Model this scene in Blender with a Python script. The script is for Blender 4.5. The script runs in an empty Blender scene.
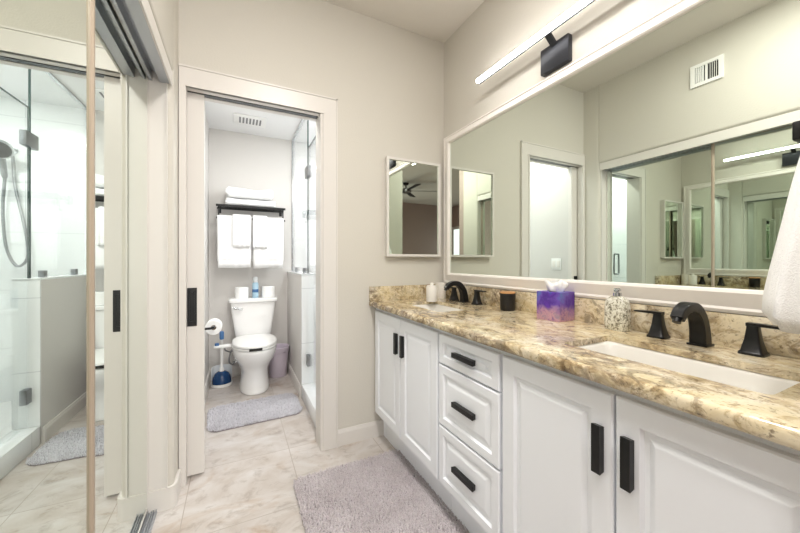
import bpy, bmesh, math, random
from mathutils import Vector, Matrix
random.seed(7)
SC = bpy.context.scene
COL = SC.collection
R = math.radians

# ------------------------------------------------------------------ camera, world, exposure
cam_d = bpy.data.cameras.new('camera'); cam = bpy.data.objects.new('camera', cam_d); COL.objects.link(cam)
cam.location = (0, 0, 1.15); cam.rotation_euler = (R(90), 0, -math.atan2(164, 328))
cam_d.sensor_width = 36; cam_d.lens = 328 / 800 * 36; cam_d.shift_y = -5.5 / 800; cam_d.clip_start = .02
SC.camera = cam
W = bpy.data.worlds.new('world'); SC.world = W; W.use_nodes = True
W.node_tree.nodes['Background'].inputs[0].default_value = (.9, .95, 1, 1)
W.node_tree.nodes['Background'].inputs[1].default_value = .4
vs = SC.view_settings
vs.view_transform = 'Standard'; vs.look = 'None'; vs.gamma = 1; vs.use_curve_mapping = False
vs.exposure = 0.35
SC.cycles.max_bounces = 20; SC.cycles.glossy_bounces = 16; SC.cycles.transparent_max_bounces = 24; SC.cycles.diffuse_bounces = 5
LED_STRENGTH = 21
BATH_FILL = 12.5
TOILET_LIGHT = 7.2
SHOWER_LIGHT = 14.0
BEDROOM_FILL = 44.0

# ------------------------------------------------------------------ materials
def lin(c):
    return tuple(((v/255)/12.92 if v/255 <= .04045 else ((v/255+.055)/1.055)**2.4) for v in c) + (1,)
def mat(name, rgb, rough=.5, metal=0, bump=0, bscale=200, spec=None, **kw):
    m = bpy.data.materials.new(name); m.use_nodes = True
    nt = m.node_tree; b = nt.nodes['Principled BSDF']
    b.inputs['Base Color'].default_value = lin(rgb); b.inputs['Roughness'].default_value = rough
    b.inputs['Metallic'].default_value = metal
    if spec is not None: b.inputs['Specular IOR Level'].default_value = spec
    for k, v in kw.items(): b.inputs[k.replace('_', ' ')].default_value = v
    if bump:
        tc = nt.nodes.new('ShaderNodeTexCoord'); n = nt.nodes.new('ShaderNodeTexNoise'); bp = nt.nodes.new('ShaderNodeBump')
        n.inputs['Scale'].default_value = bscale; n.inputs['Detail'].default_value = 3
        bp.inputs['Strength'].default_value = bump; bp.inputs['Distance'].default_value = .002
        nt.links.new(tc.outputs['Object'], n.inputs['Vector']); nt.links.new(n.outputs['Fac'], bp.inputs['Height'])
        nt.links.new(bp.outputs['Normal'], b.inputs['Normal'])
    return m
def ramp(nt, stops):
    r = nt.nodes.new('ShaderNodeValToRGB'); e = r.color_ramp.elements
    while len(e) < len(stops): e.new(.5)
    for i, (p, c) in enumerate(stops): e[i].position = p; e[i].color = lin(c)
    return r
def noise(nt, vec, scale, detail=4, rough=.55, dist=0):
    n = nt.nodes.new('ShaderNodeTexNoise'); n.inputs['Scale'].default_value = scale; n.inputs['Detail'].default_value = detail
    n.inputs['Roughness'].default_value = rough; n.inputs['Distortion'].default_value = dist
    nt.links.new(vec, n.inputs['Vector']); return n
def mix(nt, fac, a, b, mode='MIX'):
    m = nt.nodes.new('ShaderNodeMix'); m.data_type = 'RGBA'; m.blend_type = mode
    for s, v in ((0, fac), (6, a), (7, b)):
        if hasattr(v, 'is_linked'): nt.links.new(v, m.inputs[s])
        else: m.inputs[s].default_value = v
    return m.outputs[2]
def mapping(nt, scale=(1, 1, 1), loc=(0, 0, 0), rot=(0, 0, 0)):
    tc = nt.nodes.new('ShaderNodeTexCoord'); mp = nt.nodes.new('ShaderNodeMapping')
    mp.inputs['Scale'].default_value = scale; mp.inputs['Location'].default_value = loc; mp.inputs['Rotation'].default_value = rot
    nt.links.new(tc.outputs['Object'], mp.inputs['Vector']); return mp.outputs['Vector']

M = {}
M['wall'] = mat('greige_wall_paint', (207, 203, 194), .75, bump=.35, bscale=110)
M['ceil'] = mat('ceiling_paint', (216, 211, 203), .85, bump=.3, bscale=90)
M['toiletwall'] = mat('pale_grey_wall_paint', (213, 210, 206), .7, bump=.3, bscale=110)
M['white_ceil'] = mat('white_ceiling_paint', (236, 236, 236), .8, bump=.2, bscale=90)
M['trim'] = mat('white_trim_paint', (218, 214, 209), .35)
M['frame'] = mat('white_mirror_frame', (234, 229, 224), .35)
M['cab'] = mat('white_cabinet_paint', (240, 243, 249), .32)
M['black'] = mat('matte_black_metal', (22, 22, 23), .38, .3)
M['led_black'] = mat('dark_grey_metal', (52, 54, 60), .4, .5)
M['chrome'] = mat('polished_chrome', (205, 208, 210), .12, 1)
M['nickel'] = mat('brushed_nickel', (150, 152, 155), .3, 1)
M['alu'] = mat('brushed_aluminium', (186, 190, 196), .38, .8)
M['porcelain'] = mat('white_porcelain', (243, 243, 242), .08, Coat_Weight=.3)
M['sink'] = mat('sink_porcelain', (226, 223, 217), .1)
M['plastic'] = mat('white_plastic', (238, 238, 236), .35)
M['stile'] = mat('shade_toned_enamel', (166, 151, 134), .35)  # white stile; the shade on it is put into this beige
M['mirror'] = mat('silvered_mirror', (226, 233, 225), .0, 1)
M['towel'] = mat('white_terry', (238, 238, 238), .95, bump=1.0, bscale=420, Sheen_Weight=.3)
M['paper'] = mat('white_tissue_paper', (246, 246, 245), .9, bump=.4, bscale=250)
M['card'] = mat('cardboard_core', (150, 125, 95), .9)
M['ceramic'] = mat('matte_white_ceramic', (236, 232, 226), .3)
M['dark'] = mat('dark_recess', (38, 36, 34), .8)
M['slot'] = mat('grey_vent_slot', (140, 140, 142), .8)
M['candleglass'] = mat('black_candle_glass', (20, 20, 21), .45)
M['wood'] = mat('light_wood_lid', (184, 136, 88), .5, bump=.2, bscale=60)
M['bin'] = mat('lilac_plastic', (206, 196, 208), .45)
M['blue'] = mat('navy_rubber', (22, 62, 108), .25)
M['clear'] = mat('frosted_plastic', (226, 230, 232), .3)
M['bluebottle'] = mat('pale_blue_spray_can', (168, 198, 216), .25)
M['bluelabel'] = mat('blue_can_label', (66, 110, 160), .4)
M['bedwall'] = mat('mauve_bedroom_paint', (174, 156, 149), .8)
M['bedfloor'] = mat('bedroom_carpet', (170, 158, 146), .95, bump=.8, bscale=300)
M['fan'] = mat('dark_fan_blade', (26, 22, 22), .5)
M['grey_hose'] = mat('grey_braided_hose', (150, 150, 152), .4, .4)
M['rugbase'] = mat('rug_backing', (150, 143, 146), .95)

def rug_mat(name, a, b):
    m = mat(name, a, .95); nt = m.node_tree; v = mapping(nt)
    n1 = noise(nt, v, 6, 3, .6); n2 = noise(nt, v, 260, 2)
    r1 = ramp(nt, [(.35, a), (.65, b)]); nt.links.new(n1.outputs['Fac'], r1.inputs[0])
    r2 = ramp(nt, [(.3, (205, 202, 203)), (.6, (255, 255, 255))]); nt.links.new(n2.outputs['Fac'], r2.inputs[0])
    c = mix(nt, 1.0, r1.outputs[0], r2.outputs[0], 'MULTIPLY')
    nt.links.new(c, nt.nodes['Principled BSDF'].inputs['Base Color']); return m
M['rug'] = rug_mat('lilac_grey_shag', (208, 200, 203), (222, 215, 218))
M['rug2'] = rug_mat('grey_shag', (212, 211, 217), (224, 223, 229))

def glass_mat():
    m = bpy.data.materials.new('shower_glass'); m.use_nodes = True; nt = m.node_tree; nt.nodes.clear()
    o = nt.nodes.new('ShaderNodeOutputMaterial'); t = nt.nodes.new('ShaderNodeBsdfTransparent'); g = nt.nodes.new('ShaderNodeBsdfGlossy')
    t.inputs[0].default_value = (.984, .992, .988, 1); g.inputs['Roughness'].default_value = .01; g.inputs[0].default_value = (1, 1, 1, 1)
    f = nt.nodes.new('ShaderNodeFresnel'); ge = nt.nodes.new('ShaderNodeNewGeometry'); mr = nt.nodes.new('ShaderNodeMapRange')
    mr.inputs['To Min'].default_value = 1.45; mr.inputs['To Max'].default_value = 1/1.45      # same reflectance on both faces of the pane
    nt.links.new(ge.outputs['Backfacing'], mr.inputs['Value']); nt.links.new(mr.outputs[0], f.inputs['IOR'])
    x = nt.nodes.new('ShaderNodeMixShader'); nt.links.new(f.outputs[0], x.inputs[0]); nt.links.new(t.outputs[0], x.inputs[1]); nt.links.new(g.outputs[0], x.inputs[2])
    nt.links.new(x.outputs[0], o.inputs[0]); return m
M['glass'] = glass_mat()
M['glassedge'] = mat('dark_green_glass_edge', (62, 78, 76), .2)
def emit(name, rgb, s):
    m = bpy.data.materials.new(name); m.use_nodes = True; b = m.node_tree.nodes['Principled BSDF']
    b.inputs['Base Color'].default_value = lin(rgb); b.inputs['Emission Color'].default_value = lin(rgb); b.inputs['Emission Strength'].default_value = s
    return m
M['led'] = emit('led_diffuser', (255, 252, 248), LED_STRENGTH)
M['lens'] = emit('downlight_lens', (255, 252, 246), 6)
M['daylight'] = emit('daylit_pane', (240, 246, 255), 1.3)

def tile_floor():
    m = mat('travertine_floor_tile', (210, 200, 188), .3); nt = m.node_tree; b = nt.nodes['Principled BSDF']
    v = mapping(nt, loc=(-.29, -.085, 0))
    br = nt.nodes.new('ShaderNodeTexBrick'); br.offset = 0; br.squash = 1
    br.inputs['Scale'].default_value = 1; br.inputs['Brick Width'].default_value = .505; br.inputs['Row Height'].default_value = .505
    br.inputs['Mortar Size'].default_value = .0022; br.inputs['Mortar Smooth'].default_value = .2; br.inputs['Bias'].default_value = 0
    br.inputs['Color1'].default_value = (1, 1, 1, 1); br.inputs['Color2'].default_value = (.86, .85, .84, 1); br.inputs['Mortar'].default_value = (1, 1, 1, 1)
    nt.links.new(v, br.inputs['Vector'])
    v2 = mapping(nt, scale=(1, 1.6, 1), rot=(0, 0, .5))
    n1 = noise(nt, v2, 2.6, 8, .62, 1.4); n2 = noise(nt, v2, 9, 6, .7, .6); n3 = noise(nt, v2, 1.7, 5, .6, 2.0)
    r1 = ramp(nt, [(.3, (186, 175, 166)), (.5, (202, 195, 190)), (.68, (212, 208, 206))]); nt.links.new(n1.outputs['Fac'], r1.inputs[0])
    r2 = ramp(nt, [(.30, (176, 164, 152)), (.47, (255, 255, 255))]); nt.links.new(n2.outputs['Fac'], r2.inputs[0])
    r3 = ramp(nt, [(.56, (255, 255, 255)), (.70, (222, 196, 168))]); nt.links.new(n3.outputs['Fac'], r3.inputs[0])
    c = mix(nt, .55, r1.outputs[0], r2.outputs[0], 'MULTIPLY'); c = mix(nt, .75, c, r3.outputs[0], 'MULTIPLY')
    c = mix(nt, .6, c, br.outputs['Color'], 'MULTIPLY')
    c = mix(nt, br.outputs['Fac'], c, lin((172, 162, 152)))
    nt.links.new(c, b.inputs['Base Color'])
    bp = nt.nodes.new('ShaderNodeBump'); bp.inputs['Strength'].default_value = .25; bp.inputs['Distance'].default_value = .002; bp.invert = True
    nt.links.new(br.outputs['Fac'], bp.inputs['Height']); nt.links.new(bp.outputs['Normal'], b.inputs['Normal'])
    return m
M['floor'] = tile_floor()
def wall_tile():
    m = mat('white_shower_tile', (240, 242, 243), .12); nt = m.node_tree; b = nt.nodes['Principled BSDF']
    tc = nt.nodes.new('ShaderNodeTexCoord'); s = nt.nodes.new('ShaderNodeSeparateXYZ'); nt.links.new(tc.outputs['Object'], s.inputs[0])
    a = nt.nodes.new('ShaderNodeMath'); a.operation = 'ADD'; nt.links.new(s.outputs[0], a.inputs[0]); nt.links.new(s.outputs[1], a.inputs[1])
    cb = nt.nodes.new('ShaderNodeCombineXYZ'); nt.links.new(a.outputs[0], cb.inputs[0]); nt.links.new(s.outputs[2], cb.inputs[1])
    br = nt.nodes.new('ShaderNodeTexBrick'); br.offset = .5
    br.inputs['Scale'].default_value = 1; br.inputs['Brick Width'].default_value = .92; br.inputs['Row Height'].default_value = .46
    br.inputs['Mortar Size'].default_value = .002
    nt.links.new(cb.outputs[0], br.inputs['Vector'])
    nt.links.new(mix(nt, br.outputs['Fac'], lin((240, 242, 243)), lin((205, 208, 210))), b.inputs['Base Color'])
    return m
M['tile'] = wall_tile()
def granite():
    m = mat('gold_granite', (210, 190, 150), .1, Coat_Weight=.25); nt = m.node_tree; b = nt.nodes['Principled BSDF']
    v = mapping(nt, scale=(1, .72, 1), rot=(0, 0, .5))
    big = noise(nt, v, 4.5, 6, .65, 1.6)
    r1 = ramp(nt, [(.28, (197, 173, 130)), (.44, (218, 202, 166)), (.58, (229, 217, 191)), (.75, (236, 230, 215))]); nt.links.new(big.outputs['Fac'], r1.inputs[0])
    mid = noise(nt, v, 22, 8, .72, 1.2)
    r2 = ramp(nt, [(.30, (98, 82, 70)), (.40, (194, 178, 150)), (.50, (255, 255, 255))]); nt.links.new(mid.outputs['Fac'], r2.inputs[0])
    c = mix(nt, .68, r1.outputs[0], r2.outputs[0], 'MULTIPLY')
    vn = noise(nt, v, 6.5, 9, .7, 2.6)
    r3 = ramp(nt, [(.36, (74, 66, 64)), (.41, (150, 130, 114)), (.46, (255, 255, 255))]); nt.links.new(vn.outputs['Fac'], r3.inputs[0])
    c = mix(nt, .55, c, r3.outputs[0], 'MULTIPLY')
    pt = noise(nt, v, 2.3, 3, .5, .8); pf = noise(nt, v, 34, 5, .7, 1)
    r5 = ramp(nt, [(.46, (0, 0, 0)), (.60, (255, 255, 255))]); nt.links.new(pt.outputs['Fac'], r5.inputs[0])
    r6 = ramp(nt, [(.36, (96, 80, 78)), (.50, (176, 162, 150)), (.60, (255, 255, 255))]); nt.links.new(pf.outputs['Fac'], r6.inputs[0])
    c = mix(nt, r5.outputs[0], c, mix(nt, .8, c, r6.outputs[0], 'MULTIPLY'))
    fl = noise(nt, v, 120, 3, .65)
    r4 = ramp(nt, [(.30, (110, 92, 76)), (.42, (255, 255, 255))]); nt.links.new(fl.outputs['Fac'], r4.inputs[0])
    c = mix(nt, .75, c, r4.outputs[0], 'MULTIPLY')
    nt.links.new(c, b.inputs['Base Color']); return m
M['granite'] = granite()
def tissue_mat():
    m = mat('purple_watercolour_card', (90, 60, 160), .35); nt = m.node_tree; b = nt.nodes['Principled BSDF']
    v = mapping(nt)
    n = noise(nt, v, 11, 4, .55, .3)
    r = ramp(nt, [(.28, (80, 124, 186)), (.40, (104, 72, 172)), (.48, (74, 36, 142)), (.56, (96, 48, 168)), (.66, (66, 84, 172)), (.78, (110, 150, 196))])
    nt.links.new(n.outputs['Fac'], r.inputs[0])
    s = nt.nodes.new('ShaderNodeSeparateXYZ'); nt.links.new(v, s.inputs[0])
    n2 = noise(nt, v, 30, 5, .7, 1)
    r2 = ramp(nt, [(.35, (120, 90, 140)), (.5, (196, 150, 160)), (.65, (150, 130, 150))]); nt.links.new(n2.outputs['Fac'], r2.inputs[0])
    ad = nt.nodes.new('ShaderNodeMath'); ad.operation = 'MULTIPLY_ADD'; nt.links.new(n.outputs['Fac'], ad.inputs[0]); ad.inputs[1].default_value = .12; nt.links.new(s.outputs[2], ad.inputs[2])
    rz = ramp(nt, [(.085, (255, 255, 255)), (.125, (0, 0, 0))]); nt.links.new(ad.outputs[0], rz.inputs[0])
    nt.links.new(mix(nt, rz.outputs[0], r.outputs[0], r2.outputs[0]), b.inputs['Base Color']); return m
M['tissuebox'] = tissue_mat()
def mosaic():
    m = mat('mercury_mosaic_glass', (220, 218, 205), .2); nt = m.node_tree; b = nt.nodes['Principled BSDF']
    v = mapping(nt, scale=(1, 1, .8))
    vo = nt.nodes.new('ShaderNodeTexVoronoi'); vo.inputs['Scale'].default_value = 120; nt.links.new(v, vo.inputs['Vector'])
    n = noise(nt, v, 125, 3, .6, .8)
    r = ramp(nt, [(.34, (96, 90, 78)), (.46, (186, 182, 164)), (.54, (226, 224, 212))]); nt.links.new(n.outputs['Fac'], r.inputs[0])
    c = mix(nt, .3, r.outputs[0], vo.outputs['Distance'], 'OVERLAY')
    nt.links.new(c, b.inputs['Base Color']); return m
M['mosaic'] = mosaic()

# ------------------------------------------------------------------ mesh helpers (all in world coordinates)
def box(bm, x0, x1, y0, y1, z0, z1, bev=0, seg=2):
    r = bmesh.ops.create_cube(bm, size=1)
    for v in r['verts']:
        v.co = Vector(((x0+x1)/2 + v.co.x*(x1-x0), (y0+y1)/2 + v.co.y*(y1-y0), (z0+z1)/2 + v.co.z*(z1-z0)))
    if bev:
        e = list({e for v in r['verts'] for e in v.link_edges})
        bmesh.ops.bevel(bm, geom=e, offset=bev, segments=seg, affect='EDGES', profile=.5)
def loft(bm, rings, cap=True):
    L = [[bm.verts.new(p) for p in ring] for ring in rings]
    n = len(L[0])
    for a, b in zip(L, L[1:]):
        for i in range(n):
            bm.faces.new((a[i], a[(i+1) % n], b[(i+1) % n], b[i]))
    if cap:
        bm.faces.new(L[0][::-1]); bm.faces.new(L[-1])
    return L
def ring(c, rx, ry, z, n=32, p=2.0):
    out = []
    for i in range(n):
        t = 2*math.pi*i/n; ct, st = math.cos(t), math.sin(t)
        out.append((c[0] + rx*math.copysign(abs(ct)**(2/p), ct), c[1] + ry*math.copysign(abs(st)**(2/p), st), z))
    return out
def lathe(bm, c, prof, n=32, p=2.0, sy=1.0):
    loft(bm, [ring(c, r, r*sy, c[2]+z, n, p) for r, z in prof])
def cyl(bm, a, b, r0, r1=None, n=20, cap=True):
    r1 = r0 if r1 is None else r1
    a, b = Vector(a), Vector(b); d = (b-a).normalized()
    u = d.orthogonal().normalized(); w = d.cross(u)
    f = lambda o, r: [o + u*r*math.cos(2*math.pi*i/n) + w*r*math.sin(2*math.pi*i/n) for i in range(n)]
    loft(bm, [f(a, r0), f(b, r1)], cap)
def spline(pts, k=8):
    P = [Vector(p) for p in pts]; P = [2*P[0]-P[1]] + P + [2*P[-1]-P[-2]]; out = []
    for i in range(1, len(P)-2):
        for j in range(k):
            t = j/k; a, b, c, d = P[i-1:i+3]
            out.append(.5*((2*b)+(c-a)*t+(2*a-5*b+4*c-d)*t*t+(3*b-a-3*c+d)*t**3))
    return out + [P[-2]]
def tube(bm, pts, r, n=12, rx=None):
    P = [Vector(p) for p in pts]; rs = r if isinstance(r, list) else [r]*len(P)
    prev = None; rings = []
    for i, p in enumerate(P):
        d = (P[min(i+1, len(P)-1)] - P[max(i-1, 0)]).normalized()
        u = d.orthogonal().normalized() if prev is None else (prev - d*prev.dot(d)).normalized()
        prev = u; w = d.cross(u); rr = rs[i]
        rings.append([p + u*rr*math.cos(2*math.pi*j/n) + w*rr*math.sin(2*math.pi*j/n) for j in range(n)])
    loft(bm, rings)
def extrude_poly(bm, pts, axis, a0, a1):
    """pts are 2-D in the other two axes (in xyz order)"""
    def put(p, a):
        return {'x': (a, p[0], p[1]), 'y': (p[0], a, p[1]), 'z': (p[0], p[1], a)}[axis]
    loft(bm, [[put(p, a0) for p in pts], [put(p, a1) for p in pts]])
def BM(): return bmesh.new()
def origin(o):
    v = Vector((0, 0, 0))
    while o is not None: v += o.location; o = o.parent
    return v
def obj(name, bm, m, parent=None, smooth=None, loc=None):
    bmesh.ops.recalc_face_normals(bm, faces=bm.faces)
    off = origin(parent) if parent else Vector(loc or (0, 0, 0))
    bmesh.ops.translate(bm, vec=-off, verts=bm.verts)
    me = bpy.data.meshes.new(name); bm.to_mesh(me); bm.free()
    o = bpy.data.objects.new(name, me); COL.objects.link(o)
    me.materials.append(M[m] if isinstance(m, str) else m)
    if smooth is not None:
        for f in me.polygons: f.use_smooth = True
        if smooth < 180: me.set_sharp_from_angle(angle=R(smooth))
    if parent: o.parent = parent
    elif loc: o.location = loc
    return o
def tag(o, label, cat, group=None, kind=None):
    o['label'] = label; o['category'] = cat
    if group: o['group'] = group
    if kind: o['kind'] = kind
    return o
def thing(name, label, cat, loc, group=None, rz=0):
    o = bpy.data.objects.new(name, None); COL.objects.link(o); o.location = loc; o.empty_display_size = .05
    return tag(o, label, cat, group)
def struct(name, bm, m, smooth=None):
    o = obj(name, bm, m, None, smooth); o['kind'] = 'structure'; return o
def boxobj(name, b, m, parent=None, bev=0, seg=2):
    bm = BM(); box(bm, *b, bev, seg); return obj(name, bm, m, parent, 35 if bev else None)
def sbox(name, boxes, m, bev=0):
    bm = BM()
    for b in boxes: box(bm, *b, bev)
    return struct(name, bm, m, 40 if bev else None)
def copy_tree(o, loc, label):
    r = o.copy(); COL.objects.link(r); r.location = loc; r['label'] = label
    for ch in list(o.children):
        c = ch.copy(); COL.objects.link(c); c.parent = r
        for g in list(ch.children):
            d = g.copy(); COL.objects.link(d); d.parent = c
    return r
def area(name, loc, rot, sx, sy, power, rgb, shape='RECTANGLE', parent=None):
    l = bpy.data.lights.new(name, 'AREA'); l.shape = shape; l.size = sx; l.size_y = sy; l.energy = power; l.color = lin(rgb)[:3]
    o = bpy.data.objects.new(name, l); COL.objects.link(o); o.rotation_euler = rot
    if parent: o.parent = parent; o.location = Vector(loc) - origin(parent)
    else: o.location = loc
    return o

# ------------------------------------------------------------------ setting
XR, XL, YB, ZC = 1.358, -.262, 2.0, 2.74
MX, DX = 1.340, -.36               # vanity mirror plane, closet mirror plane
TB, TC = 3.67, 2.44                # toilet room back wall and ceiling
sbox('floor', [(-1.0, 1.5, .02, 3.75, -.06, 0)], 'floor')
sbox('floor_bedroom', [(-3.1, 2.3, -4.1, .02, -.06, 0)], 'bedfloor')
sbox('ceiling', [(-3.1, 2.3, -4.1, 2.06, ZC, ZC+.08)], 'ceil')
sbox('wall_back', [(-.95, -.231, YB, YB+.042, 0, ZC), (-.95, -.231, YB+.082, YB+.12, 0, ZC),
                   (.469, 1.36, YB, YB+.12, 0, ZC), (-.231, .469, YB, YB+.12, 2.055, ZC)], 'wall')
sbox('wall_right', [(XR, XR+.1, .02, YB+.12, 0, ZC)], 'wall')
bm = BM(); box(bm, -.95, XL, 1.85, YB, 0, ZC); box(bm, -.95, XL, .10, .40, 0, ZC); box(bm, -.42, XL, .40, 1.85, 2.035, ZC)
ed = [e for e in bm.edges if all(abs(v.co.x-XL) < 1e-4 for v in e.verts) and (
      all(abs(v.co.y-1.85) < 1e-4 for v in e.verts) and abs(e.verts[0].co.z-e.verts[1].co.z) > 2.5
      or all(abs(v.co.y-.40) < 1e-4 for v in e.verts) and abs(e.verts[0].co.z-e.verts[1].co.z) > 2.5
      or all(abs(v.co.z-2.035) < 1e-4 for v in e.verts))]
bmesh.ops.bevel(bm, geom=ed, offset=.022, segments=6, affect='EDGES', profile=.5)
struct('wall_left', bm, 'wall', 40)
sbox('wall_closet', [(-1.0, -.95, .1, 2.12, 0, ZC), (-.95, -.42, .4, 1.85, 2.035, 2.06)], 'wall')
sbox('wall_end', [(.73, XR+.02, -.02, .10, 0, ZC)], 'wall')
sbox('wall_bedroom', [(XR-.1, 2.3, -.1, -.02, 0, ZC), (-3.1, -.95, 0, .10, 0, ZC), (-.95, XL, 0.0, .10, 0, ZC), (2.2, 2.3, -4.1, -.02, 0, ZC),
                      (-3.1, 2.3, -4.1, -4.0, 0, ZC), (-3.1, -3.0, -4.1, .1, 0, ZC)], 'bedwall')
# toilet room and shower shell
sbox('wall_toilet_left', [(-.335, -.235, 2.12, TB+.08, 0, TC)], 'toiletwall')
sbox('wall_toilet_back', [(-.335, .545, TB, TB+.08, 0, TC)], 'toiletwall')
sbox('ceiling_toilet', [(-.335, 1.5, 2.12, TB+.08, TC, TC+.06)], 'white_ceil')
sbox('wall_shower_back', [(.545, 1.5, TB, TB+.08, 0, TC)], 'tile')
sbox('wall_shower_right', [(1.4, 1.5, 2.12, TB, 0, TC)], 'tile')
sbox('wall_shower_front', [(.615, 1.4, 2.12, 2.135, 0, TC)], 'tile')
sbox('floor_shower', [(.615, 1.4, 2.135, TB, 0, .04)], 'porcelain')
bm = BM(); box(bm, .49, .615, 2.83, TB, 0, 1.03); struct('wall_half', bm, 'toiletwall')
sbox('trim_1', [(.491, .617, 2.818, 2.832, .12, 1.034), (.488, .619, 2.818, TB, 1.03, 1.042)], 'tile')
sbox('trim_2', [(.49, .615, 2.121, 2.818, 0, .12)], 'tile', .004)
# door casing, jambs, baseboards
bm = BM()
def casing(bm, pts):
    pass
for b in ((.469, .562, YB-.016, YB, 0, 2.149), (-.259, -.231, YB-.016, YB, 0, 2.149), (-.231, .469, YB-.016, YB, 2.043, 2.149)):
    box(bm, *b)
for b in ((.474, .480, YB-.021, YB-.016, 0, 2.048), (.553, .562, YB-.021, YB-.016, 0, 2.149), (-.259, .562, YB-.021, YB-.016, 2.140, 2.149), (-.231, .480, YB-.021, YB-.016, 2.043, 2.050)):
    box(bm, *b)
struct('trim_3', bm, 'trim')
sbox('trim_4', [(.457, .469, YB-.012, YB+.12, 0, 2.055), (-.231, .457, YB-.012, YB+.036, 2.043, 2.055), (-.231, .457, YB+.084, YB+.12, 2.043, 2.055),
                (-.236, -.229, YB-.012, YB+.036, 0, 2.043), (-.236, -.229, YB+.084, YB+.12, 0, 2.043)], 'trim')
def base_profile(t=.014, h=.10): return [(0, 0), (t, 0), (t, h-.02), (t*.5, h), (0, h)]
bm = BM(); extrude_poly(bm, [(YB-a, z) for a, z in base_profile()], 'x', .562, .872); struct('baseboard_back', bm, 'trim')
bm = BM(); box(bm, -.37, XL+.013, 1.838, YB-.017, 0, .10)
ed = [e for e in bm.edges if all(abs(v.co.x-XL-.013) < 1e-4 and abs(v.co.y-1.838) < 1e-4 for v in e.verts)]
bmesh.ops.bevel(bm, geom=ed, offset=.028, segments=6, affect='EDGES', profile=.5); struct('baseboard_left', bm, 'trim', 40)
bm = BM(); extrude_poly(bm, [(TB-a, z) for a, z in base_profile()], 'x', -.235, .49); struct('baseboard_toilet_back', bm, 'trim')
bm = BM(); extrude_poly(bm, [(-.235+a, z) for a, z in base_profile()], 'y', 2.121, TB-.014); struct('baseboard_toilet_left', bm, 'trim')
bm = BM(); extrude_poly(bm, [(.49-a, z) for a, z in base_profile()], 'y', 2.84, TB-.014); struct('baseboard_half', bm, 'trim')

# pocket door
d1 = boxobj('door_1', (-.262, -.153, YB+.046, YB+.080, .016, 2.040), 'trim'); d1['kind'] = 'structure'
pl = BM(); box(pl, -.234, -.186, YB+.042, YB+.048, .805, 1.008, .002); d1p = obj('pull_handle', pl, 'black', d1)
pl = BM(); box(pl, -.225, -.219, YB+.0395, YB+.043, .83, .985); box(pl, -.201, -.195, YB+.0395, YB+.043, .83, .985); box(pl, -.225, -.195, YB+.0395, YB+.043, .826, .832); box(pl, -.225, -.195, YB+.0395, YB+.043, .98, .986)
obj('recess_rim', pl, 'black', d1p)
t = thing('pocket_door_track', 'dark metal track slot in the head of the pocket door frame', 'door track', (.118, YB+.06, 2.043))
boxobj('channel', (-.228, .455, YB+.038, YB+.082, 2.046, 2.0545), 'dark', t)
bm = BM(); box(bm, -.228, .455, YB+.050, YB+.056, 2.043, 2.046); box(bm, -.228, .455, YB+.064, YB+.070, 2.043, 2.046); obj('rail', bm, 'nickel', t)

# ------------------------------------------------------------------ mirrored closet doors and tracks
def mirror_door(name, label, y0, y1, x, wid, rot=0):
    t = thing(name, label, 'mirrored door', (x, y1, .022))
    bm = BM(); box(bm, x-.010, x, y0+.004, y1-.004, .03, 1.99); obj('mirror_panel', bm, 'mirror', t)
    bm = BM()
    for a, b in ((y0, y0+wid), (y1-wid, y1)):
        pr = [(x-.014, a), (x-.014, b), (x+.003, b), (x+.007, b-wid*.25), (x+.007, a+wid*.25), (x+.003, a)]
        extrude_poly(bm, pr, 'z', .022, 1.998)
    box(bm, x-.014, x+.006, y0+wid, y1-wid, .022, .045); box(bm, x-.014, x+.006, y0+wid, y1-wid, 1.975, 1.998)
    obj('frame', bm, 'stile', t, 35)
    t.rotation_euler.z = rot
    return t
mirror_door('sliding_mirror_door', 'near mirrored closet door with shade-toned white stile, standing in front of the other', .405, 1.090, -.325, .018, R(-0.75))
t = thing('sliding_mirror_door', 'far mirrored closet door behind, meeting the jamb beside the doorway', 'mirrored door', (DX, 1.45, .022))
boxobj('mirror_panel', (DX-.010, DX, 1.010, 1.838, .03, 1.99), 'mirror', t)
bm = BM(); box(bm, DX-.014, DX+.003, .995, 1.012, .022, 1.998); box(bm, DX-.014, DX+.003, 1.836, 1.846, .022, 1.998)
box(bm, DX-.014, DX+.002, 1.012, 1.836, .022, .032); box(bm, DX-.014, DX+.002, 1.012, 1.836, 1.985, 1.998); obj('frame', bm, 'trim', t)
t = thing('closet_head_track', 'double channel metal head track above the mirrored closet doors', 'door track', (-.33, 1.12, 2.0))
bm = BM(); box(bm, -.41, -.2755, .402, 1.846, 2.018, 2.034); box(bm, -.314, -.2755, .402, 1.846, 1.974, 2.018); box(bm, -.353, -.3415, .402, 1.846, 1.974, 2.018)
box(bm, -.41, -.378, .402, 1.846, 1.974, 2.018); obj('channel', bm, 'alu', t)
bm = BM(); box(bm, -.275, -.266, .402, 1.848, 1.968, 2.034, .002); obj('fascia', bm, 'trim', t)
t = thing('closet_floor_track', 'ribbed metal floor track under the mirrored closet doors', 'door track', (-.335, 1.12, 0))
bm = BM(); box(bm, -.405, -.322, .402, 1.848, .0005, .005)
for x in (-.404, -.389, -.374, -.356, -.344, -.337, -.326): box(bm, x, x+.003, .402, 1.848, .005, .016)
obj('rails', bm, 'alu', t)
t = thing('closet_side_channel', 'white metal side channel on the closet jamb beside the doorway', 'door track', (-.33, 1.848, 0))
bm = BM(); box(bm, -.375, -.284, 1.8465, 1.850, .0, 2.022); box(bm, -.290, -.284, 1.838, 1.847, .10, 2.0); obj('channel', bm, 'trim', t)

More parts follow.
